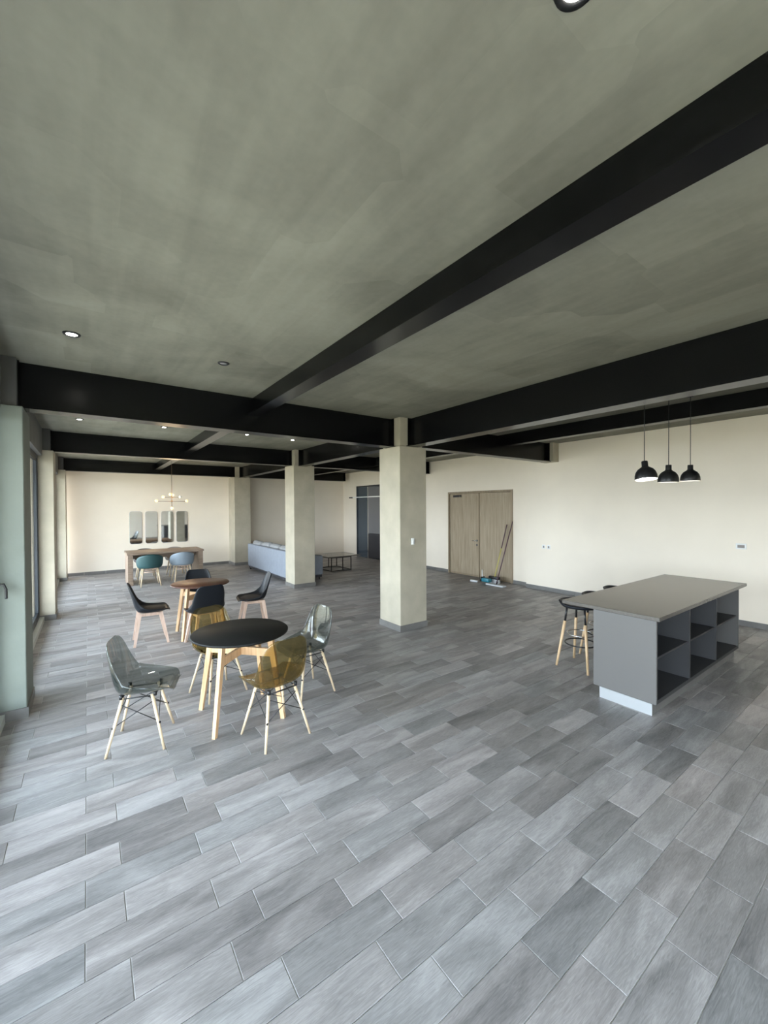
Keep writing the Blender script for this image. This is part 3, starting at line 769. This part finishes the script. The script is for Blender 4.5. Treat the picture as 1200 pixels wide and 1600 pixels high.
def stool(loc, rz, lab):
    t = thing('bar_stool', lab, 'stool', loc, rz, 'bar stools along the far side of the island')
    def fn(u, v):
        a = 2*PI*v; c, s = math.cos(a), math.sin(a)
        if u < .6:
            k = u/.6; return (c*.19*k, s*.20*k, .705)
        k = (u-.6)/.4; bk = max(0, -c)
        return (c*(.19+.025*k)-.01*bk*k, s*(.20+.02*k), (.705)+.022*k*k+.028*k*bk**1.2)
    o = obj('seat', MB().grid(fn, 14, 32), 'black_seat', t); thicken(o, .02)
    for sx_ in (1, -1):
        for sy in (1, -1):
            top = Vector((sx_*.10, sy*.10, .688)); ft = Vector((sx_*.185, sy*.19, 0)); m_ = top.lerp(ft, .24)
            l = obj('leg', MB().tube([m_, ft], [.017, .013], 12), 'stool_wood', t)
            obj('metal_sleeve', MB().tube([top+Vector((.004*sx_, .004*sy, 0)), m_], .012, 8), 'black_metal', l)
    rg = [(.165*math.cos(2*PI*k/28), .17*math.sin(2*PI*k/28), .27) for k in range(29)]
    obj('foot_ring', MB().tube(rg, .008, 8, caps=False), 'black_metal', t)
    rg = [(.143*math.cos(2*PI*k/28), .148*math.sin(2*PI*k/28), .38) for k in range(29)]
    obj('foot_ring', MB().tube(rg, .006, 8, caps=False), 'chrome', t)
    return t
s1 = stool((4.60, 2.47, 0), math.radians(-90), 'bar stool nearest the camera, its wooden legs beside the left end of the island')
dup(s1, (5.17, 2.50, 0), math.radians(-90), 'second bar stool along the island, its black seat rim just above the countertop')
dup(s1, (5.76, 2.52, 0), math.radians(-90), 'farthest bar stool along the island, only a sliver of seat showing')

# ------------------------------------------------------------------ pendants
def pendant(x, y, zr, lab, tilt=0):
    t = thing('pendant_lamp', lab, 'lamp', (x, y, zr), 0, 'black dome pendants above the island')
    Mt = Matrix.Translation((0, 0, .21)) @ Matrix.Rotation(tilt, 4, rr) @ Matrix.Translation((0, 0, -.21)) if tilt else Matrix()
    Mt = Mt @ Matrix.Diagonal((.86, .86, 1.0, 1.0))
    pr = [(.118, 0), (.120, .012), (.117, .045), (.105, .080), (.082, .108), (.055, .125), (.038, .135), (.034, .145), (.034, .190), (.030, .196), (.0001, .197)]
    obj('shade', MB().lathe(pr, 36, Mt), 'black_metal', t)
    pi_ = [(.117, .001), (.113, .043), (.101, .076), (.079, .103), (.052, .119), (.0001, .128)]
    obj('shade_lining', MB().lathe(pi_, 36, Mt), 'pendant_inside', t)
    obj('bulb', MB().lathe([(.0001, .008), (.05, .012), (.075, .03), (.07, .055), (.03, .085), (.0001, .095)], 24, Mt), 'pendant_glow', t)
    obj('cord', MB().tube([(0, 0, .197), (0, 0, ZC-zr-.02)], .004, 6), 'black_metal', t)
    obj('ceiling_rose', MB().lathe([(.0001, ZC-zr-.022), (.03, ZC-zr-.022), (.034, ZC-zr-.001)], 16), 'black_metal', t)
    l = bpy.data.lights.new('pendant_light', 'SPOT'); l.energy = 8; l.spot_size = math.radians(130); l.spot_blend = .5; l.color = (1, .93, .82); l.shadow_soft_size = .06
    o = bpy.data.objects.new('pendant_light', l); C.objects.link(o); o.parent = t; o.location = (0, 0, -.01)
pendant(4.74, 1.86, 2.125, 'black dome pendant nearest the column, tilted so its bright inside shows', math.radians(-9))
pendant(5.34, 1.845, 2.12, 'black dome pendant in the middle of the three above the island', math.radians(2))
pendant(5.98, 1.835, 2.155, 'black dome pendant farthest to the right of the three', math.radians(1))

# ------------------------------------------------------------------ cleaning tools by the door
br = thing('broom', 'broom with a yellow lower handle leaning on the right door leaf', 'broom', (0, 0, 0))
p0, p1 = Vector((7.98, 6.42, .14)), Vector((8.22, 6.24, 1.42))
obj('handle', MB().tube([p0, p0.lerp(p1, .55)], .013, 8), 'yellow_handle', br); obj('handle', MB().tube([p0.lerp(p1, .55), p1], .012, 8), 'mauve_plastic', br)
obj('brush_head', MB().rbox(7.94, 6.28, .09, 8.02, 6.58, .16, .012), 'black_metal', br); obj('bristles', MB().box(7.945, 6.285, 0, 8.015, 6.575, .095), 'mop_white', br, kind='stuff')
mp = thing('flat_mop', 'flat mop with a dark pole and white pad standing before the door', 'mop', (0, 0, 0))
p0, p1 = Vector((7.72, 6.16, .05)), Vector((8.20, 6.06, 1.50))
obj('pole', MB().tube([p0, p1], .012, 8), 'mauve_plastic', mp); obj('joint', MB().tube([p0-Vector((0, 0, .02)), p0+Vector((.03, 0, .05))], .02, 8), 'black_metal', mp)
obj('pad', MB().rbox(7.64, 5.92, 0.001, 7.78, 6.42, .035, .012), 'mop_white', mp)
dp = thing('dustpan', 'teal dustpan with dark rim standing beside the mop', 'dustpan', (7.74, 6.20, 0))
d = MB(); d.rbox(-.02, .20, .036, .12, .42, .13, .02); obj('pan', d, 'teal_plastic', dp, label='teal pan')
obj('rim', MB().rbox(-.03, .42, .036, .13, .46, .15, .01), 'black_metal', dp); obj('stick', MB().tube([(.05, .44, .14), (.12, .50, .30)], .014, 8), 'white_plastic', dp)
sp = thing('scrub_brush', 'small white scrub brush lying on the floor left of the mop', 'brush', (7.74, 6.86, 0), .2)
obj('brush_back', MB().rbox(-.03, -.10, .018, .03, .10, .04, .008), 'white_plastic', sp); obj('bristles', MB().box(-.026, -.095, 0, .026, .095, .02), 'mop_white', sp, kind='stuff')

# ------------------------------------------------------------------ outside
struct('sky_block_slab', MB().box(XL-2.6, YF-.2, 3.0, XL-.32, YB+.5, 3.2), 'lintel_concrete')  # unseen overhang added to keep high sky off the window side
struct('ground', MB().box(-60, -60, -.30, XL-.9, 60, -.12).box(XL-.9, -60, -.30, 30, YF-.2, -.12), 'paving')
